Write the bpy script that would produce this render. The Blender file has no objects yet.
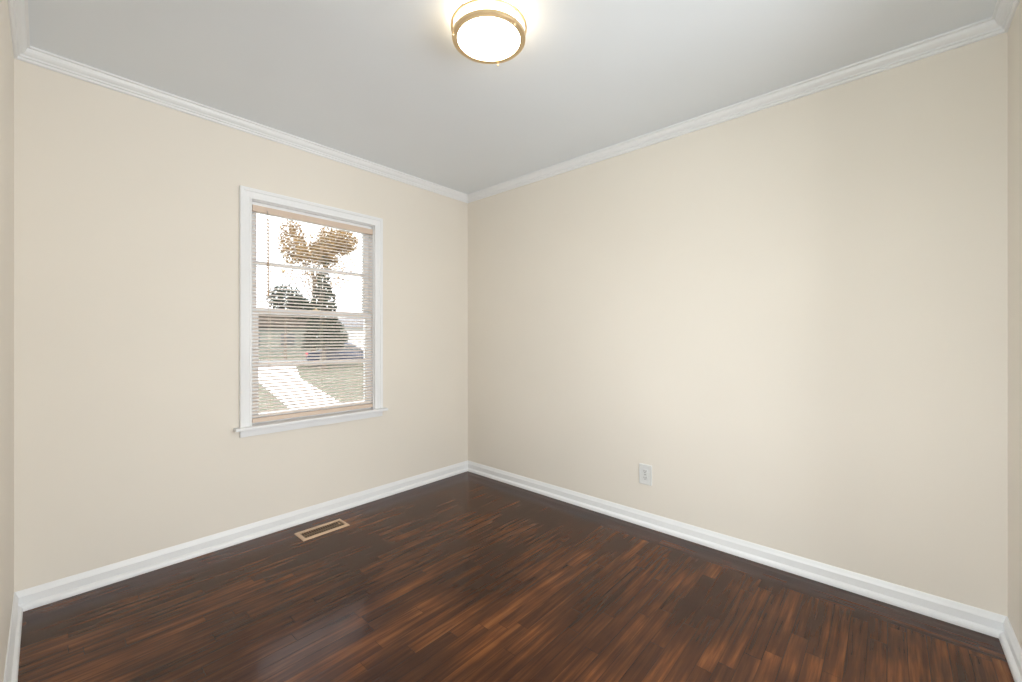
import bpy, bmesh, math, random
from mathutils import Vector, Matrix
random.seed(7)
sc = bpy.context.scene
COL = sc.collection

# ------------------------------------------------------------------ camera
YAW = math.atan2(378.0, 420.0)            # view direction, measured from +x
cam_data = bpy.data.cameras.new('camera')
cam_data.sensor_fit = 'HORIZONTAL'
cam_data.sensor_width = 36.0
cam_data.lens = 420.0 / 1022.0 * 36.0
cam_data.shift_x = 0.0
cam_data.shift_y = -3.1 / 1022.0
cam_data.clip_start = 0.02
cam_data.clip_end = 500
cam = bpy.data.objects.new('camera', cam_data)
COL.objects.link(cam)
cam.location = (-2.5325, -2.7985, 1.18)
cam.rotation_euler = (math.radians(90.0), 0.0, YAW - math.radians(90.0))
sc.camera = cam

# ------------------------------------------------------------------ view, world, sun
sc.view_settings.view_transform = 'Standard'
sc.view_settings.look = 'None'
sc.view_settings.gamma = 1.0
sc.view_settings.use_curve_mapping = False
sc.view_settings.exposure = 0.10
try:
    sc.cycles.use_denoising = True
    sc.cycles.max_bounces = 14
    sc.cycles.diffuse_bounces = 8
    sc.cycles.transparent_max_bounces = 24
    sc.cycles.sample_clamp_indirect = 6.0
except Exception:
    pass

world = bpy.data.worlds.new('overcast_sky')
sc.world = world
world.use_nodes = True
wn = world.node_tree.nodes
wl = world.node_tree.links
bg = wn['Background']
bg.inputs['Color'].default_value = (0.96, 0.95, 1.0, 1)
bg.inputs['Strength'].default_value = 5.0

sun_data = bpy.data.lights.new('sun', 'SUN')
sun_data.energy = 3.0
sun_data.color = (1.0, 0.95, 0.86)
sun_data.angle = math.radians(1.5)
sun = bpy.data.objects.new('sun', sun_data)
COL.objects.link(sun)
sun.location = (-6, -6, 12)
sun.rotation_euler = (math.radians(40), 0, math.radians(-35))

LAMP_STRENGTH = 23.0
HALL_POWER = 94.0
SIDE_POWER = 23.0
# added fill light at the end of the unseen hall behind the camera
hall_data = bpy.data.lights.new('hall_fill_light', 'AREA')
hall_data.shape = 'RECTANGLE'
hall_data.size = 2.4
hall_data.size_y = 1.9
hall_data.energy = HALL_POWER
hall_data.color = (0.93, 0.97, 1.0)
hall = bpy.data.objects.new('hall_fill_light', hall_data)
COL.objects.link(hall)
hall.location = (-1.5, -4.6, 1.05)
hall.rotation_euler = (math.radians(90), 0, 0)      # shines along +y, through the added wide doorway

# added fill light outside the unseen second window, beside the camera
side_data = bpy.data.lights.new('side_fill_light', 'AREA')
side_data.shape = 'RECTANGLE'
side_data.size = 0.85
side_data.size_y = 1.3
side_data.energy = SIDE_POWER
side_data.color = (0.93, 0.97, 1.0)
side = bpy.data.objects.new('side_fill_light', side_data)
COL.objects.link(side)
side.location = (-2.80, -2.575, 1.32)
side.rotation_euler = (math.radians(90), 0, math.radians(-90))    # shines along +x

# ------------------------------------------------------------------ dimensions
W, L, H = 2.62, 3.145, 2.44               # room: x -W..0, y -L..0
WT = 0.14                                 # wall thickness
WX0, WX1, WZ0, WZ1 = -1.716, -0.922, 0.645, 1.998   # window opening
DX0, DX1, DZ = -2.30, -0.70, 2.10         # doorway added behind the camera to let fill light in
GZ = -0.6                                 # ground outside

# ------------------------------------------------------------------ materials
def mat(name, color=(0.8, 0.8, 0.8), rough=0.5, metal=0.0, spec=0.5):
    m = bpy.data.materials.new(name)
    m.use_nodes = True
    b = m.node_tree.nodes['Principled BSDF']
    b.inputs['Base Color'].default_value = (*color, 1)
    b.inputs['Roughness'].default_value = rough
    b.inputs['Metallic'].default_value = metal
    b.inputs['Specular IOR Level'].default_value = spec
    return m

class NT:
    """small helper for wiring nodes"""
    def __init__(self, m):
        self.t = m.node_tree; self.n = self.t.nodes; self.l = self.t.links
        self.b = self.n['Principled BSDF']
    def put(self, sock, v):
        if isinstance(v, bpy.types.NodeSocket): self.l.new(v, sock)
        elif v is not None: sock.default_value = v
    def math(self, op, a, b=None, c=None):
        x = self.n.new('ShaderNodeMath'); x.operation = op
        self.put(x.inputs[0], a); self.put(x.inputs[1], b); self.put(x.inputs[2], c)
        return x.outputs[0]
    def coords(self):
        x = self.n.new('ShaderNodeTexCoord'); return x.outputs['Object']
    def xyz(self, v):
        s = self.n.new('ShaderNodeSeparateXYZ'); self.l.new(v, s.inputs[0]); return s.outputs
    def comb(self, x, y, z):
        s = self.n.new('ShaderNodeCombineXYZ')
        for i, v in enumerate((x, y, z)): self.put(s.inputs[i], v)
        return s.outputs[0]
    def noise(self, vec, scale, detail=3, rough=0.5, dist=0.0):
        x = self.n.new('ShaderNodeTexNoise'); self.l.new(vec, x.inputs['Vector'])
        x.inputs['Scale'].default_value = scale; x.inputs['Detail'].default_value = detail
        x.inputs['Roughness'].default_value = rough; x.inputs['Distortion'].default_value = dist
        return x.outputs['Fac']
    def white(self, vec):
        x = self.n.new('ShaderNodeTexWhiteNoise'); x.noise_dimensions = '3D'
        self.l.new(vec, x.inputs['Vector']); return x.outputs['Value']
    def ramp(self, fac, stops):
        x = self.n.new('ShaderNodeValToRGB'); self.l.new(fac, x.inputs[0])
        e = x.color_ramp.elements
        while len(e) < len(stops): e.new(0.5)
        for k, (p, c) in zip(e, stops):
            k.position = p; k.color = (*c, 1) if len(c) == 3 else c
        return x.outputs[0]
    def mix(self, fac, a, b, blend='MIX'):
        x = self.n.new('ShaderNodeMix'); x.data_type = 'RGBA'; x.blend_type = blend
        self.put(x.inputs[0], fac); self.put(x.inputs[6], a); self.put(x.inputs[7], b)
        return x.outputs[2]
    def maprange(self, v, a, b, c, d):
        x = self.n.new('ShaderNodeMapRange'); self.put(x.inputs[0], v)
        for i, k in enumerate((a, b, c, d)): x.inputs[i + 1].default_value = k
        return x.outputs[0]
    def bump(self, h, strength, dist):
        x = self.n.new('ShaderNodeBump'); self.l.new(h, x.inputs['Height'])
        x.inputs['Strength'].default_value = strength; x.inputs['Distance'].default_value = dist
        self.l.new(x.outputs[0], self.b.inputs['Normal'])

def painted(name, color, rough, bump_scale=220, strength=0.12, var=0.03):
    m = mat(name, color, rough, spec=0.35)
    k = NT(m); c = k.coords()
    n1 = k.noise(c, 1.3, 2)
    dark = tuple(x * (1 - var) for x in color)
    k.l.new(k.ramp(n1, [(0.3, dark), (0.7, color)]), k.b.inputs['Base Color'])
    k.bump(k.noise(c, bump_scale, 2), strength, 0.0006)
    return m

M_wall = painted('cream_wall_paint', (0.80, 0.755, 0.68), 0.6)
M_ceil = painted('grey_white_ceiling_paint', (0.81, 0.855, 0.90), 0.75, 160)
M_trim = painted('white_trim_paint', (0.84, 0.855, 0.87), 0.3, 90, 0.08, 0.02)
M_hall = painted('added_hall_paint', (0.78, 0.75, 0.68), 0.6)
M_wallout = painted('house_siding', (0.6, 0.6, 0.6), 0.7)

# stained narrow strip oak floor, a border course runs along the blank wall
def floor_material():
    m = mat('dark_stained_oak_strip_floor', (0.06, 0.025, 0.012), 0.25)
    k = NT(m); c = k.coords(); X, Y, Z = k.xyz(c)
    border = k.math('GREATER_THAN', X, -0.19)
    inv = k.math('SUBTRACT', 1.0, border)
    # along / across coordinates swap in the border course
    along = k.math('ADD', k.math('MULTIPLY', X, inv), k.math('MULTIPLY', Y, border))
    across = k.math('ADD', k.math('MULTIPLY', Y, inv), k.math('MULTIPLY', X, border))
    BW = 0.057
    r = k.math('DIVIDE', across, BW)
    row = k.math('FLOOR', r); fr = k.math('FRACT', r)
    off = k.white(k.comb(row, border, 3.3))
    Ls = k.math('DIVIDE', k.math('ADD', along, k.math('MULTIPLY', off, 5.0)), 0.62)
    brd = k.math('FLOOR', Ls); fl = k.math('FRACT', Ls)
    rnd = k.white(k.comb(row, brd, border))
    rnd2 = k.white(k.comb(row, brd, k.math('ADD', border, 7.0)))
    # grain stretched along each board
    g = k.comb(k.math('MULTIPLY', along, 3.2), k.math('MULTIPLY', across, 55.0), k.math('MULTIPLY', rnd, 20.0))
    grain = k.noise(g, 1.0, 4, 0.55, 0.0)
    fine = k.noise(k.comb(k.math('MULTIPLY', along, 9.0), k.math('MULTIPLY', across, 230.0), rnd), 1.0, 3, 0.6)
    blot = k.noise(c, 1.9, 3, 0.5, 0.0)
    wear = k.noise(k.comb(k.math('MULTIPLY', along, 1.6), k.math('MULTIPLY', across, 5.0), k.math('MULTIPLY', rnd2, 4.0)), 1.3, 3, 0.5, 0.0)
    # tone: board tone + blotches + grain
    t = k.math('ADD', k.math('MULTIPLY', rnd, 0.13), k.math('MULTIPLY', k.maprange(grain, 0.22, 0.78, 0, 1), 0.40))
    t = k.math('ADD', t, k.math('MULTIPLY', k.maprange(blot, 0.28, 0.72, 0, 1), 0.34))
    t = k.math('ADD', t, k.math('MULTIPLY', k.maprange(wear, 0.2, 0.8, 0, 1), 0.28))
    t = k.math('SUBTRACT', t, k.math('MULTIPLY', border, 0.10))
    col = k.ramp(t, [(0.18, (0.015, 0.0048, 0.0022)), (0.34, (0.032, 0.0098, 0.0036)), (0.48, (0.052, 0.0162, 0.0054)),
                     (0.60, (0.076, 0.0245, 0.0078)), (0.72, (0.135, 0.044, 0.0125)), (0.88, (0.26, 0.092, 0.025))])
    col = k.mix(k.maprange(fine, 0.35, 0.65, 0.22, 0.0), col, (0.012, 0.006, 0.003, 1))
    # joints
    e1 = k.math('MINIMUM', fr, k.math('SUBTRACT', 1.0, fr))
    e2 = k.math('MULTIPLY', k.math('MINIMUM', fl, k.math('SUBTRACT', 1.0, fl)), 0.62 / BW)
    e = k.math('MINIMUM', e1, e2)
    eb = k.math('DIVIDE', k.math('ABSOLUTE', k.math('ADD', X, 0.19)), BW)
    e = k.math('MINIMUM', e, eb)
    gap = k.maprange(e, 0.008, 0.035, 1.0, 0.0)
    col = k.mix(k.math('MULTIPLY', gap, 0.5), col, (0.006, 0.003, 0.002, 1))
    k.l.new(col, k.b.inputs['Base Color'])
    k.l.new(k.maprange(k.noise(c, 6.0, 4, 0.6), 0.3, 0.7, 0.14, 0.20), k.b.inputs['Roughness'])
    hgt = k.math('MULTIPLY', grain, 0.30)
    hgt = k.math('SUBTRACT', hgt, gap)
    hgt = k.math('ADD', hgt, k.math('MULTIPLY', rnd2, 0.25))
    k.bump(hgt, 0.12, 0.0008)
    k.b.inputs['Specular IOR Level'].default_value = 0.29
    return m
M_floor = floor_material()

def brass_material():
    m = mat('satin_brass', (0.80, 0.62, 0.38), 0.32, 1.0)
    k = NT(m); c = k.coords()
    k.l.new(k.maprange(k.noise(c, 40, 2), 0.3, 0.7, 0.31, 0.33), k.b.inputs['Roughness'])
    return m
M_brass = brass_material()

def lamp_material(name='glowing_white_acrylic', strength=LAMP_STRENGTH, tint=(1.0, 0.905, 0.78)):
    m = mat(name, (0.95, 0.93, 0.88), 0.4)
    k = NT(m)
    k.b.inputs['Emission Color'].default_value = (*tint, 1)
    k.b.inputs['Emission Strength'].default_value = strength
    return m
M_lamp = lamp_material()
M_lampside = lamp_material('glowing_side_glass', 5.5, (1.0, 0.86, 0.64))

def slat_material():
    m = mat('cream_vinyl_slat', (0.80, 0.68, 0.575), 0.4)
    nt = m.node_tree; b = nt.nodes['Principled BSDF']; out = nt.nodes['Material Output']
    tr = nt.nodes.new('ShaderNodeBsdfTranslucent'); tr.inputs[0].default_value = (0.92, 0.78, 0.66, 1)
    mx = nt.nodes.new('ShaderNodeMixShader'); mx.inputs[0].default_value = 0.15
    nt.links.new(b.outputs[0], mx.inputs[1]); nt.links.new(tr.outputs[0], mx.inputs[2])
    nt.links.new(mx.outputs[0], out.inputs[0])
    k = NT(m); c = k.coords()
    k.l.new(k.ramp(k.noise(c, 8, 2), [(0.3, (0.91, 0.84, 0.785)), (0.7, (0.94, 0.88, 0.83))]), b.inputs['Base Color'])
    return m
M_slat = slat_material()
M_rail = painted('tan_blind_rail', (0.68, 0.55, 0.45), 0.4, 60, 0.05)
M_cord = painted('cream_cord', (0.80, 0.72, 0.62), 0.8, 400, 0.3)
M_wand = painted('tan_clear_wand', (0.55, 0.40, 0.27), 0.25, 60, 0.05)
M_dark = painted('dark_slot', (0.02, 0.018, 0.016), 0.6)
M_plate = painted('white_plastic_plate', (0.72, 0.73, 0.72), 0.35, 60, 0.04)
M_screw = mat('steel_screw', (0.35, 0.34, 0.32), 0.35, 1.0)
M_regf = painted('tan_register_paint', (0.62, 0.44, 0.30), 0.4, 120, 0.15)
M_louver = painted('brown_register_louver', (0.30, 0.21, 0.14), 0.45, 120, 0.1)

def glass_material():
    m = bpy.data.materials.new('window_glass'); m.use_nodes = True
    nt = m.node_tree; nt.nodes.clear()
    out = nt.nodes.new('ShaderNodeOutputMaterial')
    t = nt.nodes.new('ShaderNodeBsdfTransparent'); t.inputs[0].default_value = (0.96, 0.98, 0.97, 1)
    g = nt.nodes.new('ShaderNodeBsdfGlossy'); g.inputs['Roughness'].default_value = 0.02
    fr = nt.nodes.new('ShaderNodeFresnel'); fr.inputs[0].default_value = 1.45
    mx = nt.nodes.new('ShaderNodeMixShader')
    nt.links.new(fr.outputs[0], mx.inputs[0]); nt.links.new(t.outputs[0], mx.inputs[1])
    nt.links.new(g.outputs[0], mx.inputs[2]); nt.links.new(mx.outputs[0], out.inputs[0])
    return m
M_glass = glass_material()

def mottled(name, stops, scale, rough=0.9, detail=5, bump=0.3, bdist=0.02):
    m = mat(name, stops[0][1], rough, spec=0.2)
    k = NT(m); c = k.coords(); n = k.noise(c, scale, detail, 0.6)
    k.l.new(k.ramp(n, stops), k.b.inputs['Base Color'])
    k.bump(n, bump, bdist)
    return m
M_lawn = mottled('winter_lawn', [(0.3, (0.045, 0.05, 0.03)), (0.6, (0.085, 0.09, 0.06)), (0.8, (0.12, 0.12, 0.09))], 3.0)
M_conc = mottled('pale_concrete', [(0.3, (0.74, 0.74, 0.73)), (0.7, (0.82, 0.82, 0.81))], 2.0, 0.9, 4, 0.1, 0.004)
M_asph = mottled('road_asphalt', [(0.3, (0.12, 0.12, 0.12)), (0.7, (0.16, 0.16, 0.16))], 6.0, 0.9, 4, 0.2, 0.005)
M_bark = mottled('tree_bark', [(0.3, (0.09, 0.065, 0.05)), (0.7, (0.17, 0.13, 0.10))], 9.0)
M_leafg = mottled('evergreen_leaves', [(0.3, (0.006, 0.012, 0.007)), (0.7, (0.018, 0.032, 0.016))], 4.0)
M_leafo = mottled('olive_green_leaves', [(0.3, (0.02, 0.028, 0.014)), (0.7, (0.05, 0.06, 0.035))], 4.0)
M_leaft = mottled('tan_autumn_leaves', [(0.3, (0.17, 0.10, 0.04)), (0.7, (0.30, 0.20, 0.09))], 3.0)
M_wsid = mottled('white_lap_siding', [(0.3, (0.72, 0.73, 0.72)), (0.7, (0.80, 0.80, 0.79))], 1.5, 0.7)
M_psid = mottled('pale_green_grey_siding', [(0.3, (0.13, 0.14, 0.12)), (0.7, (0.17, 0.18, 0.155))], 1.5, 0.7)
M_broof = mottled('brown_shingle_roof', [(0.3, (0.015, 0.009, 0.005)), (0.7, (0.03, 0.02, 0.011))], 5.0)
M_groof = mottled('grey_shingle_roof', [(0.3, (0.12, 0.12, 0.13)), (0.7, (0.18, 0.18, 0.19))], 5.0)
M_blue = mat('blue_car_paint', (0.012, 0.022, 0.055), 0.25, 0.3)
M_tyre = mat('black_rubber', (0.02, 0.02, 0.02), 0.8)
M_tint = mat('dark_car_glass', (0.02, 0.025, 0.03), 0.08)
M_tail = mat('red_tail_lens', (0.6, 0.06, 0.08), 0.2)
M_chrome = mat('alloy_wheel', (0.6, 0.6, 0.62), 0.3, 1.0)

# ------------------------------------------------------------------ mesh helpers
def obj(name, bm, m, parent=None, smooth=False):
    bmesh.ops.recalc_face_normals(bm, faces=bm.faces[:])
    me = bpy.data.meshes.new(name); bm.to_mesh(me); bm.free()
    for mm in (m if isinstance(m, (list, tuple)) else [m]): me.materials.append(mm)
    if smooth:
        for p in me.polygons: p.use_smooth = True
    o = bpy.data.objects.new(name, me); COL.objects.link(o)
    if parent is not None: o.parent = parent
    return o

def tag(o, label=None, cat=None, group=None, kind=None):
    if label: o['label'] = label
    if cat: o['category'] = cat
    if group: o['group'] = group
    if kind: o['kind'] = kind
    return o

def empty(name, loc, rz=0):
    o = bpy.data.objects.new(name, None); COL.objects.link(o)
    o.location = loc; o.rotation_euler = (0, 0, rz); o.empty_display_size = 0.1
    return o

def box(bm, x0, x1, y0, y1, z0, z1, bevel=0.0):
    b = bmesh.new()
    bmesh.ops.create_cube(b, size=1.0)
    for v in b.verts:
        v.co = Vector(((x0 + x1) / 2 + v.co.x * (x1 - x0), (y0 + y1) / 2 + v.co.y * (y1 - y0), (z0 + z1) / 2 + v.co.z * (z1 - z0)))
    if bevel > 0:
        bmesh.ops.bevel(b, geom=b.edges[:], offset=bevel, segments=2, affect='EDGES', profile=0.6)
    merge(bm, b)

def merge(bm, b, mi=0):
    me = bpy.data.meshes.new('tmp'); b.to_mesh(me); b.free()
    n0 = len(bm.faces); bm.from_mesh(me); bm.faces.ensure_lookup_table()
    if mi:
        for f in bm.faces[n0:]: f.material_index = mi
    bpy.data.meshes.remove(me)

def cyl(bm, p, q, r0, r1=None, seg=20, cap=True):
    """tapered cylinder from p to q"""
    p, q = Vector(p), Vector(q); r1 = r0 if r1 is None else r1
    d = (q - p).normalized(); a = d.orthogonal().normalized(); b_ = d.cross(a)
    rings = []
    for c, r in ((p, r0), (q, r1)):
        rings.append([bm.verts.new(c + (a * math.cos(t) + b_ * math.sin(t)) * r) for t in [2 * math.pi * i / seg for i in range(seg)]])
    for i in range(seg):
        j = (i + 1) % seg
        bm.faces.new((rings[0][i], rings[0][j], rings[1][j], rings[1][i]))
    if cap:
        bm.faces.new(rings[0]); bm.faces.new(rings[1])

def lathe(bm, prof, cx=0, cy=0, seg=64, close=True):
    """revolve (r, z) points about a vertical axis; close joins last to first"""
    rings = []
    for r, z in prof:
        if r < 1e-6: rings.append([bm.verts.new((cx, cy, z))])
        else: rings.append([bm.verts.new((cx + r * math.cos(2 * math.pi * i / seg), cy + r * math.sin(2 * math.pi * i / seg), z)) for i in range(seg)])
    n = len(rings)
    for a in range(n if close else n - 1):
        A, B = rings[a], rings[(a + 1) % n]
        for i in range(seg):
            j = (i + 1) % seg
            if len(A) == 1 and len(B) == 1: continue
            if len(A) == 1: bm.faces.new((A[0], B[j], B[i]))
            elif len(B) == 1: bm.faces.new((A[i], A[j], B[0]))
            else: bm.faces.new((A[i], A[j], B[j], B[i]))

def molding(bm, prof, p0, p1, n, m0=True, m1=True):
    """extrude a closed (out, z) profile from p0 to p1, n = into the room, mitred where asked"""
    p0, p1, n = Vector(p0), Vector(p1), Vector(n)
    d = (p1 - p0).normalized()
    A = [bm.verts.new(p0 + d * (o if m0 else 0) + n * o + Vector((0, 0, z))) for o, z in prof]
    B = [bm.verts.new(p1 - d * (o if m1 else 0) + n * o + Vector((0, 0, z))) for o, z in prof]
    k = len(prof)
    for i in range(k):
        j = (i + 1) % k
        bm.faces.new((A[i], A[j], B[j], B[i]))
    bm.faces.new(A); bm.faces.new(B[::-1])

# ------------------------------------------------------------------ room shell
def struct(o): return tag(o, kind='structure')

VX0, VX1, VY0, VY1 = -1.506, -1.262, -0.249, -0.168      # duct opening of the floor register
bm = bmesh.new()
xs = [-W - WT, VX0, VX1, WT]; ys = [-L - WT, VY0, VY1, WT]
grid = [[bm.verts.new((x, y, 0)) for y in ys] for x in xs]
for i in range(3):
    for j in range(3):
        if (i, j) != (1, 1):
            bm.faces.new((grid[i][j], grid[i + 1][j], grid[i + 1][j + 1], grid[i][j + 1]))
r = bmesh.ops.extrude_face_region(bm, geom=bm.faces[:])
for v in r['geom']:
    if isinstance(v, bmesh.types.BMVert): v.co.z = -0.06
struct(obj('floor', bm, M_floor))

bm = bmesh.new(); box(bm, -W - WT, WT, -L - WT, WT, H, H + 0.12)
struct(obj('ceiling', bm, M_ceil))

bm = bmesh.new()
box(bm, -W - WT, WX0, 0, WT, 0, H); box(bm, WX1, WT, 0, WT, 0, H)
box(bm, WX0, WX1, 0, WT, 0, WZ0); box(bm, WX0, WX1, 0, WT, WZ1, H)
struct(obj('wall_back', bm, M_wall))
bm = bmesh.new(); box(bm, 0, WT, -L - WT, 0, 0, H)
struct(obj('wall_right', bm, M_wall))
SY0, SY1, SZ0, SZ1 = -3.0, -2.15, 0.67, 1.97            # second window, added out of the frame for fill light
bm = bmesh.new(); box(bm, -W - WT, -W, -L - WT, SY0, 0, H); box(bm, -W - WT, -W, SY1, 0, 0, H)
box(bm, -W - WT, -W, SY0, SY1, 0, SZ0); box(bm, -W - WT, -W, SY0, SY1, SZ1, H)
struct(obj('wall_left', bm, M_wall))
bm = bmesh.new()
box(bm, -W, DX0, -L - WT, -L, 0, H); box(bm, DX1, 0, -L - WT, -L, 0, H); box(bm, DX0, DX1, -L - WT, -L, DZ, H)
struct(obj('wall_front', bm, M_wall))

# unseen hallway, added behind the doorway to hold the fill light
bm = bmesh.new()
box(bm, -3.3, 0.3, -4.65, -L - WT, -0.06, 0)
struct(obj('added_hall_floor', bm, M_floor))
bm = bmesh.new(); box(bm, -3.3, 0.3, -4.65, -L - WT, H, H + 0.1); struct(obj('added_hall_ceiling', bm, M_ceil))
bm = bmesh.new()
box(bm, -3.4, 0.4, -4.75, -4.65, 0, H); box(bm, -3.4, -3.3, -4.65, -L - WT, 0, H); box(bm, 0.3, 0.4, -4.65, -L - WT, 0, H)
struct(obj('added_hall_wall', bm, M_hall))

# crown and base mouldings
crown = [(0, H), (0.046, H), (0.046, H - 0.008), (0.038, H - 0.010), (0.037, H - 0.015), (0.033, H - 0.024), (0.026, H - 0.032),
         (0.018, H - 0.037), (0.017, H - 0.044), (0.011, H - 0.046), (0.010, H - 0.055), (0.006, H - 0.058), (0, H - 0.058)]
base = [(0, 0.0), (0.026, 0.0), (0.026, 0.010), (0.024, 0.017), (0.020, 0.022), (0.014, 0.026), (0.0125, 0.027), (0.0125, 0.057),
        (0.0135, 0.059), (0.0125, 0.062), (0.0085, 0.071), (0.005, 0.081), (0.003, 0.085), (0, 0.085)]
corners = {'back': ((-W, 0, 0), (0, 0, 0), (0, -1, 0)), 'right': ((0, 0, 0), (0, -L, 0), (-1, 0, 0)),
           'front': ((0, -L, 0), (-W, -L, 0), (0, 1, 0)), 'left': ((-W, -L, 0), (-W, 0, 0), (1, 0, 0))}
for i, (side, (a, b, n)) in enumerate(corners.items()):
    bm = bmesh.new(); molding(bm, crown, a, b, n); struct(obj('trim_%d' % (i + 1), bm, M_trim))
    bm = bmesh.new()
    if side == 'front':
        molding(bm, base, a, (DX1 + 0.065, -L, 0), n, True, False); molding(bm, base, (DX0 - 0.065, -L, 0), b, n, False, True)
    else: molding(bm, base, a, b, n)
    struct(obj('baseboard_' + side, bm, M_trim))
# casing of the added doorway behind the camera
bm = bmesh.new()
for x0, x1, z0, z1 in ((DX0 - 0.065, DX0, 0, DZ + 0.065), (DX1, DX1 + 0.065, 0, DZ + 0.065), (DX0, DX1, DZ, DZ + 0.065)):
    box(bm, x0, x1, -L, -L + 0.018, z0, z1, 0.003)
struct(obj('trim_5', bm, M_trim))

# second window, added unseen beside the camera to light the room: casing, sill, sash bars and panes
win2 = empty('added_window', (-W, (SY0 + SY1) / 2, SZ0)); win2['kind'] = 'structure'
def w2(name, boxes, m, par):
    b = bmesh.new()
    for q in boxes: box(b, *q)
    for v in b.verts: v.co -= Vector((-W, (SY0 + SY1) / 2, SZ0))
    return obj(name, b, m, par)
w2('casing', [(-W, -W + .018, SY0 - .06, SY0, SZ0, SZ1 + .06), (-W, -W + .018, SY1, SY1 + .06, SZ0, SZ1 + .06), (-W, -W + .018, SY0, SY1, SZ1, SZ1 + .06)], M_trim, win2)
w2('window_sill', [(-W, -W + .035, SY0 - .06, SY1 + .06, SZ0 - .02, SZ0)], M_trim, win2)
zm_ = (SZ0 + SZ1) / 2
s2 = w2('sash', [(-W - .08, -W - .05, SY0, SY0 + .04, SZ0, SZ1), (-W - .08, -W - .05, SY1 - .04, SY1, SZ0, SZ1), (-W - .08, -W - .05, SY0 + .04, SY1 - .04, SZ0, SZ0 + .05),
          (-W - .08, -W - .05, SY0 + .04, SY1 - .04, SZ1 - .05, SZ1), (-W - .08, -W - .05, SY0 + .04, SY1 - .04, zm_ - .02, zm_ + .02)], M_trim, win2)
for a_, b_ in ((SZ0 + .05, zm_ - .02), (zm_ + .02, SZ1 - .05)):
    w2('pane', [(-W - .066, -W - .063, SY0 + .04, SY1 - .04, a_, b_)], M_glass, s2)

# ------------------------------------------------------------------ window
win = empty('window_1', ((WX0 + WX1) / 2, 0, WZ0)); win['kind'] = 'structure'
ox, oz = win.location.x, win.location.z
def wobj(name, bm, m, parent=win, smooth=False):
    # vertices are written in room coordinates, child space is the window's
    off = Vector((ox, 0, oz))
    for v in bm.verts: v.co -= off
    return obj(name, bm, m, parent, smooth)

CW = 0.062
CT = WZ1 + CW                                   # top of the casing
SZ = 0.663                                      # top of the stool
prof = [(0, 0), (0, 0.017), (0.004, 0.019), (0.009, 0.018), (0.012, 0.014), (0.040, 0.016), (0.044, 0.021), (0.058, 0.023), (CW, 0.020), (CW, 0)]
def casing(pts_in, out_dirs):
    bm = bmesh.new(); rows = []
    for (px, pz), (dx, dz) in zip(pts_in, out_dirs):
        rows.append([bm.verts.new((px + dx * w, -t, pz + dz * w)) for w, t in prof])
    k = len(prof)
    for a, b in zip(rows, rows[1:]):
        for i in range(k):
            j = (i + 1) % k
            bm.faces.new((a[i], a[j], b[j], b[i]))
    bm.faces.new(rows[0]); bm.faces.new(rows[-1][::-1])
    return bm
wobj('casing', casing([(WX0, SZ), (WX0, WZ1)], [(-1, 0), (-1, 1)]), M_trim)
wobj('casing', casing([(WX1, SZ), (WX1, WZ1)], [(1, 0), (1, 1)]), M_trim)
wobj('casing', casing([(WX0, WZ1), (WX1, WZ1)], [(-1, 1), (1, 1)]), M_trim)
bm = bmesh.new(); box(bm, WX0 - CW - 0.030, WX1 + CW + 0.024, -0.055, 0.0, SZ - 0.018, SZ, 0.004); box(bm, WX0, WX1, -0.002, 0.035, SZ - 0.018, SZ)
wobj('window_sill', bm, M_trim)
bm = bmesh.new(); box(bm, WX0 - CW + 0.002, WX1 + CW, -0.017, 0, 0.603, SZ - 0.018, 0.002); box(bm, WX0 - CW + 0.002, WX1 + CW, -0.021, 0, SZ - 0.028, SZ - 0.018, 0.002)
wobj('apron', bm, M_trim)
# jamb liner with head stop
JT = 0.004
bm = bmesh.new()
box(bm, WX0, WX0 + JT, 0, WT, SZ, WZ1); box(bm, WX1 - JT, WX1, 0, WT, SZ, WZ1)
box(bm, WX0, WX1, 0.0, WT, WZ1 - JT, WZ1); box(bm, WX0, WX1, 0.035, WT + 0.03, WZ0, SZ - 0.004)
box(bm, WX0 + JT, WX1 - JT, 0.028, 0.04, WZ1 - 0.022, WZ1 - JT)
wobj('jamb', bm, M_trim)

def sash(name, y0, y1, z0, z1, bot, top, zm, stile_l, stile_r, mh):
    xa, xb = WX0 + JT, WX1 - JT
    s = bmesh.new()
    box(s, xa, xa + stile_l, y0, y1, z0, z1, 0.002); box(s, xb - stile_r, xb, y0, y1, z0, z1, 0.002)
    box(s, xa + stile_l, xb - stile_r, y0, y1, z0, z0 + bot, 0.002); box(s, xa + stile_l, xb - stile_r, y0, y1, z1 - top, z1, 0.002)
    so = wobj(name, s, M_trim)
    m_ = bmesh.new(); box(m_, xa + stile_l, xb - stile_r, y0 + 0.004, y1 - 0.004, zm - mh / 2, zm + mh / 2, 0.002)
    wobj('muntin', m_, M_trim, so)
    ym = (y0 + y1) / 2
    for a, b in ((z0 + bot, zm - mh / 2), (zm + mh / 2, z1 - top)):
        g = bmesh.new(); box(g, xa + stile_l - 0.004, xb - stile_r + 0.004, ym - 0.0015, ym + 0.0015, a - 0.004, b + 0.004)
        p = wobj('pane', g, M_glass, so); p['label'] = 'clear glass pane'
    return so
sash('lower_sash', 0.034, 0.066, SZ - 0.004, 1.362, 0.060, 0.036, 1.012, 0.046, 0.040, 0.024)
sash('upper_sash', 0.068, 0.100, 1.330, WZ1 - 0.006, 0.036, 0.045, 1.640, 0.046, 0.040, 0.024)
# brass sash lock on the meeting rail
bm = bmesh.new(); box(bm, -1.335, -1.295, 0.046, 0.064, 1.362, 1.368, 0.001); cyl(bm, (-1.315, 0.054, 1.368), (-1.315, 0.054, 1.376), 0.007)
wobj('sash_lock', bm, M_brass)

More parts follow.
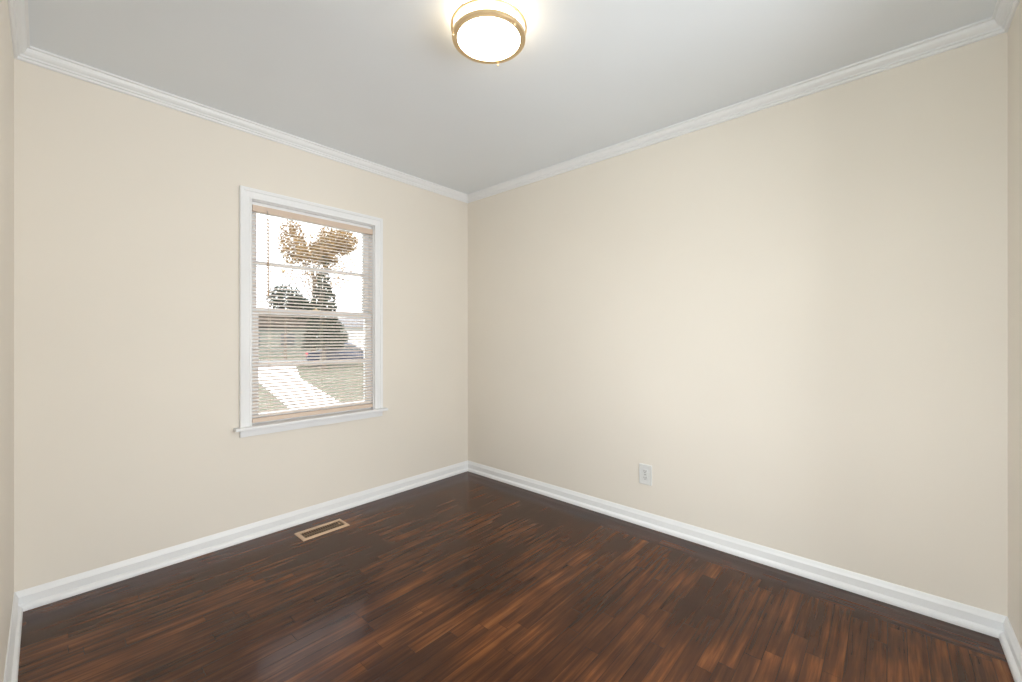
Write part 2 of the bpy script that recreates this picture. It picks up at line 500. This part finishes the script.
# ------------------------------------------------------------------ mini blind (hangs inside the window frame)
BX0, BX1 = WX0 + 0.008, WX1 - 0.008
blind = empty('window_blind', ((BX0 + BX1) / 2, 0.014, SZ))
tag(blind, 'cream horizontal slat blind with open slats hanging inside the white window frame', 'blind')
bo = Vector(blind.location)
def bobj(name, bm, m, smooth=False, parent=blind, label=None):
    for v in bm.verts: v.co -= bo
    o = obj(name, bm, m, parent, smooth)
    if label: o['label'] = label
    return o
bm = bmesh.new(); box(bm, BX0, BX1, 0.0, 0.026, 1.934, 1.970, 0.0015)
bobj('headrail', bm, M_rail)
bm = bmesh.new(); N = 59; z_top, z_bot = 1.918, 0.716
for i in range(N):
    z = z_top + (z_bot - z_top) * i / (N - 1)
    rows = []
    for x in (BX0 + 0.002, BX1 - 0.002):
        top, bot = [], []
        for j in range(7):
            s = -1 + j / 3.0
            y = 0.0135 + s * 0.0126; crown_h = 0.0033 * (1 - s * s) + s * 0.0034
            top.append(bm.verts.new((x, y, z + crown_h))); bot.append(bm.verts.new((x, y, z + crown_h - 0.0018)))
        rows.append(top + bot[::-1])
    k = len(rows[0])
    for a in range(k):
        b = (a + 1) % k
        bm.faces.new((rows[0][a], rows[0][b], rows[1][b], rows[1][a]))
    bm.faces.new(rows[0]); bm.faces.new(rows[1][::-1])
bobj('slats', bm, M_slat)
bm = bmesh.new(); box(bm, BX0, BX1, 0.001, 0.025, 0.676, 0.700, 0.002)
bobj('bottom_rail', bm, M_rail)
for x in (BX0 + 0.095, (BX0 + BX1) / 2 + 0.02, BX1 - 0.095):
    bm = bmesh.new()
    for y in (-0.0006, 0.0276): cyl(bm, (x, y, 0.70), (x, y, 1.936), 0.0008, seg=6)
    bobj('ladder_cord', bm, M_cord)
# tilt wand
bm = bmesh.new(); wx = -1.630
cyl(bm, (wx, -0.014, 1.905), (wx + 0.002, -0.012, 1.445), 0.0046, seg=6); cyl(bm, (wx + 0.002, -0.012, 1.445), (wx + 0.002, -0.012, 1.430), 0.0056, 0.0048, seg=8)
wo = bobj('tilt_wand', bm, M_wand, label='tan hexagonal wand')
bm = bmesh.new(); cyl(bm, (wx, -0.014, 1.903), (wx, -0.010, 1.935), 0.0012, seg=8); cyl(bm, (wx, -0.012, 1.935), (wx, 0.002, 1.948), 0.0025, seg=8)
h = bobj('wand_hook', bm, M_screw)
# lift cord with a small tassel
bm = bmesh.new(); cxx = BX0 + 0.165
cyl(bm, (-1.497, -0.004, 1.935), (-1.497, -0.004, 1.868), 0.0009, seg=6); cyl(bm, (-1.493, -0.004, 1.935), (-1.493, -0.004, 1.868), 0.0009, seg=6)
lc = bobj('lift_cord', bm, M_cord)
bm = bmesh.new(); cyl(bm, (-1.495, -0.005, 1.868), (-1.495, -0.005, 1.842), 0.003, 0.006, seg=12)
bobj('tassel', bm, M_wand)

# ------------------------------------------------------------------ ceiling light
LX, LY = -1.366, -1.632
lamp = empty('ceiling_light', (LX, LY, H))
tag(lamp, 'round flush ceiling light with two brass rings and a glowing white diffuser', 'ceiling light')
bm = bmesh.new(); lathe(bm, [(0, 0), (0.118, 0), (0.120, -0.012), (0.118, -0.016), (0, -0.016)], close=False)
obj('ceiling_pan', bm, M_trim, lamp, True)
dz = -0.088
bm = bmesh.new(); lathe(bm, [(0.1235, -0.0161), (0.126, -0.022), (0.126, dz + 0.002), (0.124, dz + 0.002), (0.124, -0.022), (0.122, -0.0161)], close=True)
obj('side_glass', bm, M_lampside, lamp, True)
bm = bmesh.new(); lathe(bm, [(0, dz + 0.001), (0.126, dz + 0.001), (0.125, dz - 0.001), (0.120, dz - 0.006), (0.103, dz - 0.013), (0.075, dz - 0.018), (0.04, dz - 0.0205), (0, dz - 0.021)], close=False)
obj('diffuser', bm, M_lamp, lamp, True)
def ring(z, h_, ri, ro):
    b = bmesh.new()
    lathe(b, [(ri, z), (ro - 0.002, z), (ro, z + 0.002), (ro, z + h_ - 0.002), (ro - 0.002, z + h_), (ri, z + h_)], seg=96)
    o = obj('ring', b, M_brass, lamp, False)
    for p in o.data.polygons: p.use_smooth = False
    return o
ring(dz - 0.006, 0.014, 0.1225, 0.1435)
ring(dz + 0.036, 0.008, 0.142, 0.1490)
for ang in (149, -91, 29):       # three posts with knob finials
    a = math.radians(ang); x, y = 0.1415 * math.cos(a), 0.1415 * math.sin(a)
    b = bmesh.new(); cyl(b, (x, y, dz + 0.005), (x, y, dz + 0.036), 0.0022, seg=10)
    po = obj('post', b, M_brass, lamp, True)
    b = bmesh.new(); lathe(b, [(0, dz - 0.017), (0.003, dz - 0.016), (0.0042, dz - 0.013), (0.003, dz - 0.009), (0.0022, dz - 0.005), (0, dz - 0.005)], x, y, 14, False)
    obj('finial', b, M_brass, po, True)

# ------------------------------------------------------------------ wall outlet
out = empty('wall_outlet', (0, -1.6605, 0.322), 0)
tag(out, 'white duplex outlet plate low on the blank cream wall', 'outlet')
def rounded_plate(hy, hz, r, x0, x1, inset):
    b = bmesh.new(); A, B = [], []
    for cy, cz, a0 in ((hy - r, hz - r, 0), (-hy + r, hz - r, 90), (-hy + r, -hz + r, 180), (hy - r, -hz + r, 270)):
        for t in range(0, 91, 15):
            a = math.radians(a0 + t)
            A.append((cy + r * math.cos(a), cz + r * math.sin(a)))
    R0 = [b.verts.new((x0, y, z)) for y, z in A]
    R1 = [b.verts.new((x1 + 0.0015, y, z)) for y, z in A]
    R2 = [b.verts.new((x1, y * (1 - inset / hy), z * (1 - inset / hz))) for y, z in A]
    n = len(A)
    for P, Q in ((R0, R1), (R1, R2)):
        for i in range(n):
            j = (i + 1) % n; b.faces.new((P[i], P[j], Q[j], Q[i]))
    b.faces.new(R2); b.faces.new(R0)
    return b
obj('cover_plate', rounded_plate(0.041, 0.0625, 0.004, 0, -0.009, 0.003), M_plate, out)
for s in (1, -1):
    rb = rounded_plate(0.017, 0.0145, 0.008, -0.006, -0.0115, 0.001)
    for v in rb.verts: v.co.z += s * 0.0205
    ro = obj('receptacle', rb, M_plate, out)
    b = bmesh.new(); zc = s * 0.0205
    box(b, -0.0122, -0.0110, 0.0052, 0.0076, zc - 0.002, zc + 0.0065); box(b, -0.0122, -0.0110, -0.0076, -0.0052, zc - 0.001, zc + 0.0058)
    cyl(b, (-0.0122, 0, zc - 0.0075), (-0.0110, 0, zc - 0.0075), 0.0026, seg=12)
    obj('slot', b, M_dark, ro)
b = bmesh.new(); cyl(b, (-0.0085, 0, 0), (-0.0108, 0, 0), 0.0036, seg=14)
obj('screw', b, M_screw, out)

# ------------------------------------------------------------------ floor register
reg = empty('floor_register', ((VX0 + VX1) / 2, (VY0 + VY1) / 2, 0))
tag(reg, 'tan metal floor register with dark louvers set in wood floor below the window', 'floor vent')
rx, ry = (VX1 - VX0) / 2, (VY1 - VY0) / 2
b = bmesh.new()
ring0 = [(-rx - 0.022, -ry - 0.026, 0.0), (rx + 0.018, -ry - 0.026, 0.0), (rx + 0.018, ry + 0.030, 0.0), (-rx - 0.022, ry + 0.030, 0.0)]
def lp(d, z): return [(-rx - 0.022 + d, -ry - 0.026 + d, z), (rx + 0.018 - d, -ry - 0.026 + d, z), (rx + 0.018 - d, ry + 0.030 - d, z), (-rx - 0.022 + d, ry + 0.030 - d, z)]
loops = [lp(0, 0.0002), lp(0.001, 0.0022), lp(0.005, 0.005), [(-rx - .001, -ry - .001, 0.005), (rx + .001, -ry - .001, 0.005), (rx + .001, ry + .001, 0.005), (-rx - .001, ry + .001, 0.005)], [(-rx, -ry, -0.008), (rx, -ry, -0.008), (rx, ry, -0.008), (-rx, ry, -0.008)]]
vl = [[b.verts.new(p) for p in q] for q in loops]
for A, B in zip(vl, vl[1:]):
    for i in range(4):
        j = (i + 1) % 4; b.faces.new((A[i], A[j], B[j], B[i]))
obj('frame', b, M_regf, reg)
b = bmesh.new(); n = 18
for i in range(n):
    x = -rx + 0.004 + (2 * rx - 0.008) * i / (n - 1)
    box(b, x - 0.0014, x + 0.0014, -ry, ry, -0.004, 0.0035)
box(b, -rx, rx, -0.002, 0.002, -0.006, 0.002)
obj('louvers', b, M_louver, reg)
b = bmesh.new()
for x0, x1, y0, y1, z0, z1 in ((-rx, -rx + .001, -ry, ry, -.15, -.008), (rx - .001, rx, -ry, ry, -.15, -.008), (-rx, rx, -ry, -ry + .001, -.15, -.008), (-rx, rx, ry - .001, ry, -.15, -.008), (-rx, rx, -ry, ry, -.152, -.15)):
    box(b, x0, x1, y0, y1, z0, z1)
obj('duct', b, M_dark, reg)
b = bmesh.new(); box(b, rx * 0.80, rx * 0.86, -0.012, 0.012, 0.002, 0.007, 0.001)
obj('damper_lever', b, M_regf, reg)

# ------------------------------------------------------------------ outdoors
FW = Vector((math.cos(YAW), math.sin(YAW), 0)); RT = Vector((FW.y, -FW.x, 0)); CP = Vector((-2.536, -2.801, 1.18))
def gp(u, t): p = CP + t * (FW + u * RT); return (p.x, p.y, GZ)     # spot on the ground by bearing and distance

bm = bmesh.new(); box(bm, -60, 90, 0.6, 130, GZ - 0.2, GZ)
box(bm, -60, 90, -60, 0.6, GZ - 0.2, GZ)
struct(obj('lawn_ground', bm, M_lawn))
def slab(name, pts, h, m):
    b = bmesh.new(); A = [b.verts.new((x, y, GZ)) for x, y in pts]; B = [b.verts.new((x, y, GZ + h)) for x, y in pts]
    n = len(pts)
    for i in range(n):
        j = (i + 1) % n; b.faces.new((A[i], A[j], B[j], B[i]))
    b.faces.new(B); b.faces.new(A[::-1])
    return struct(obj(name, b, m))
slab('driveway', [(0.55, 3.5), (1.52, 8.1), (3.21, 15.95), (1.2, 17.6), (3.6, 27.2), (7.66, 23.9), (4.85, 16.0), (2.65, 7.5), (1.75, 3.4)], 0.03, M_conc)
slab('road', [(-30, 42), (60, 10), (60, 14.5), (-30, 46.5)], 0.02, M_asph)

def leaves(bm, c, rx_, ry_, rz_, n, size, shell=0.15, cone=False):
    for _ in range(n):
        while True:
            p = Vector((random.uniform(-1, 1), random.uniform(-1, 1), random.uniform(-1, 1)))
            if cone:
                k = (1 - p.z) / 2
                if math.hypot(p.x, p.y) <= k and math.hypot(p.x, p.y) > k * 0.35: break
            elif shell < p.length <= 1: break
        q = Vector((c[0] + p.x * rx_, c[1] + p.y * ry_, c[2] + p.z * rz_))
        a = Vector((random.gauss(0, 1), random.gauss(0, 1), random.gauss(0, 1))).normalized()
        b2 = a.orthogonal().normalized() * size * random.uniform(0.6, 1.2); d = a.cross(b2).normalized() * size * 0.5
        f = [bm.verts.new(q + v) for v in (-b2, d, b2, -d)]
        bm.faces.new(f)
def tree(name, base, trunk_h, trunk_r, crowns, m, label, cat, n, size, branches=6):
    t = empty(name, base)
    b = bmesh.new(); cyl(b, (0, 0, -0.05), (0, 0, trunk_h), trunk_r, trunk_r * 0.45, 10)
    for i in range(branches):
        a = random.uniform(0, 6.28); z = trunk_h * random.uniform(0.45, 0.95); c0 = random.choice(crowns)
        tip = (c0[0] + c0[3] * 0.7 * math.cos(a), c0[1] + c0[3] * 0.7 * math.sin(a), c0[2] + c0[5] * random.uniform(-0.3, 0.5))
        cyl(b, (0, 0, z), tip, trunk_r * 0.3, trunk_r * 0.07, 6)
    obj('trunk', b, M_bark, t)
    b = bmesh.new()
    for cr in crowns: leaves(b, cr[:3], *cr[3:6], n, size, cone=(len(cr) > 6))
    obj('foliage', b, m, t)
    return tag(t, label, cat)
def off(r, z, rx_, rz_, n=None): return (r * RT.x, r * RT.y, z, rx_, rx_, rz_)
tree('conifer_tree', gp(-0.445, 24), 5.2, 0.13, [(0, 0, 4.15, 1.15, 1.15, 2.95, 1)], M_leafg,
     'tall dark green conifer seen through the middle of the window blind', 'tree', 2600, 0.14, 4)
tree('shade_tree', gp(-0.47, 37), 8.2, 0.20, [off(-1.9, 10.3, 1.15, 2.1), off(1.3, 9.8, 1.1, 1.9), off(2.6, 10.2, 1.3, 1.2), off(0.0, 9.2, 1.6, 1.0), off(0.6, 8.4, 3.3, 2.6)], M_leaft,
     'tall tree with tan autumn leaves filling the top of the window', 'tree', 2000, 0.12, 14)
tree('evergreen_tree', gp(-0.537, 34), 3.6, 0.12, [off(0, 4.9, 1.35, 1.25), off(1.2, 4.2, 0.9, 1.0)], M_leafg,
     'round evergreen tree just left of the dark conifer outside', 'tree', 1500, 0.13, 6)
tree('leafy_bush', gp(-0.425, 30.5), 1.6, 0.05, [(0, 0, 1.6, 1.2, 1.1, 1.5)], M_leafo,
     'olive green leafy bush behind the parked blue car', 'bush', 1600, 0.09, 6)

def house(name, base, rz, w, d, h, rh, mw, mr, label, wins, mf=None):
    t = empty(name, base, rz)
    b = bmesh.new(); box(b, -w / 2, w / 2, -d / 2, d / 2, 0, h)
    # gable ends
    for s in (-1, 1):
        v = [b.verts.new((s * (w / 2), -d / 2, h)), b.verts.new((s * (w / 2), d / 2, h)), b.verts.new((s * (w / 2), 0, h + rh))]
        b.faces.new(v)
    obj('wall', b, mw, t)
    b = bmesh.new(); o = 0.45; th = 0.14
    for s in (-1, 1):
        sl = rh / (d / 2)
        e = (s * (d / 2 + o), h - sl * o)
        pts = [(0, h + rh), e, (e[0], e[1] + th), (0, h + rh + th)]
        A = [b.verts.new((-w / 2 - 0.3, y, z)) for y, z in pts]; B = [b.verts.new((w / 2 + 0.3, y, z)) for y, z in pts]
        for i in range(4):
            j = (i + 1) % 4; b.faces.new((A[i], A[j], B[j], B[i]))
        b.faces.new(A); b.faces.new(B[::-1])
    obj('roof', b, mr, t)
    for x, z, ww, hh in wins:
        b = bmesh.new()
        for x0, x1, z0, z1 in ((x - ww / 2, x + ww / 2, z + hh / 2, z + hh / 2 + .09), (x - ww / 2, x + ww / 2, z - hh / 2 - .09, z - hh / 2), (x - ww / 2 - .09, x - ww / 2, z - hh / 2 - .09, z + hh / 2 + .09), (x + ww / 2, x + ww / 2 + .09, z - hh / 2 - .09, z + hh / 2 + .09), (x - ww / 2, x + ww / 2, z - .025, z + .025)):
            box(b, x0, x1, -d / 2 - 0.05, -d / 2, z0, z1)
        f = obj('window', b, mf or M_trim, t)
        b = bmesh.new(); box(b, x - ww / 2, x + ww / 2, -d / 2 - 0.02, -d / 2, z - hh / 2, z + hh / 2)
        obj('pane', b, M_tint, f)
    return tag(t, label, 'house')
house('neighbor_house', gp(-0.63, 44), math.radians(-25), 13, 8, 3.0, 1.7, M_psid, M_broof,
      'pale house with a low brown roof behind the lawn, left in the window', [(4.2, 1.6, 1.2, 1.2), (1.2, 1.6, 1.2, 1.2)], M_psid)
house('neighbor_house', gp(-0.345, 47), math.radians(-25), 9, 8, 2.9, 1.0, M_wsid, M_groof,
      'white house with a grey roof behind the parked car, right in the window', [(-2.6, 1.6, 1.1, 1.2), (0.6, 1.6, 1.1, 1.2)])

# parked car
car = empty('parked_car', gp(-0.395, 27.0), math.radians(-22))
tag(car, 'dark blue parked car beside the lawn, seen low through the window blind', 'car')
side = [(-2.2, 0.35), (-2.25, 0.62), (-2.15, 0.88), (-1.55, 0.96), (-1.0, 1.38), (-0.5, 1.46), (0.35, 1.44), (1.05, 0.98), (1.9, 0.86), (2.22, 0.66), (2.25, 0.38), (1.9, 0.22), (-1.9, 0.22)]
b = bmesh.new(); cols = []
for y, s, zz in ((-0.86, 0.97, 0.0), (-0.80, 1.0, 0.0), (0.80, 1.0, 0.0), (0.86, 0.97, 0.0)):
    cols.append([b.verts.new((x * s, y * (0.80 if z > 1.2 else 1.0), z)) for x, z in side])
for A, B in zip(cols, cols[1:]):
    for i in range(len(side)):
        j = (i + 1) % len(side); b.faces.new((A[i], A[j], B[j], B[i]))
b.faces.new(cols[0]); b.faces.new(cols[-1][::-1])
obj('body', b, M_blue, car)
b = bmesh.new()
for s in (-1, 1):
    v = [b.verts.new((x, s * y, z)) for x, y, z in ((-1.35, 0.868, 1.0), (0.85, 0.868, 1.0), (0.32, 0.72, 1.38), (-0.92, 0.72, 1.34))]
    v2 = [b.verts.new((q.co.x, q.co.y - s * 0.04, q.co.z)) for q in v]
    b.faces.new(v); b.faces.new(v2)
    for i in range(4): b.faces.new((v[i], v[(i + 1) % 4], v2[(i + 1) % 4], v2[i]))
obj('side_window', b, M_tint, car)
for x in (-1.38, 1.40):
    for s in (-1, 1):
        b = bmesh.new(); cyl(b, (x, s * 0.68, 0.31), (x, s * 0.88, 0.31), 0.31, seg=24)
        wobj_ = obj('wheel', b, M_tyre, car)
        b = bmesh.new(); cyl(b, (x, s * 0.875, 0.31), (x, s * 0.89, 0.31), 0.19, seg=20); obj('hubcap', b, M_chrome, wobj_)
for s in (-1, 1):
    b = bmesh.new(); box(b, -2.27, -2.1, s * 0.70 - 0.13, s * 0.70 + 0.13, 0.66, 0.84, 0.02)
    obj('tail_light', b, M_tail, car)
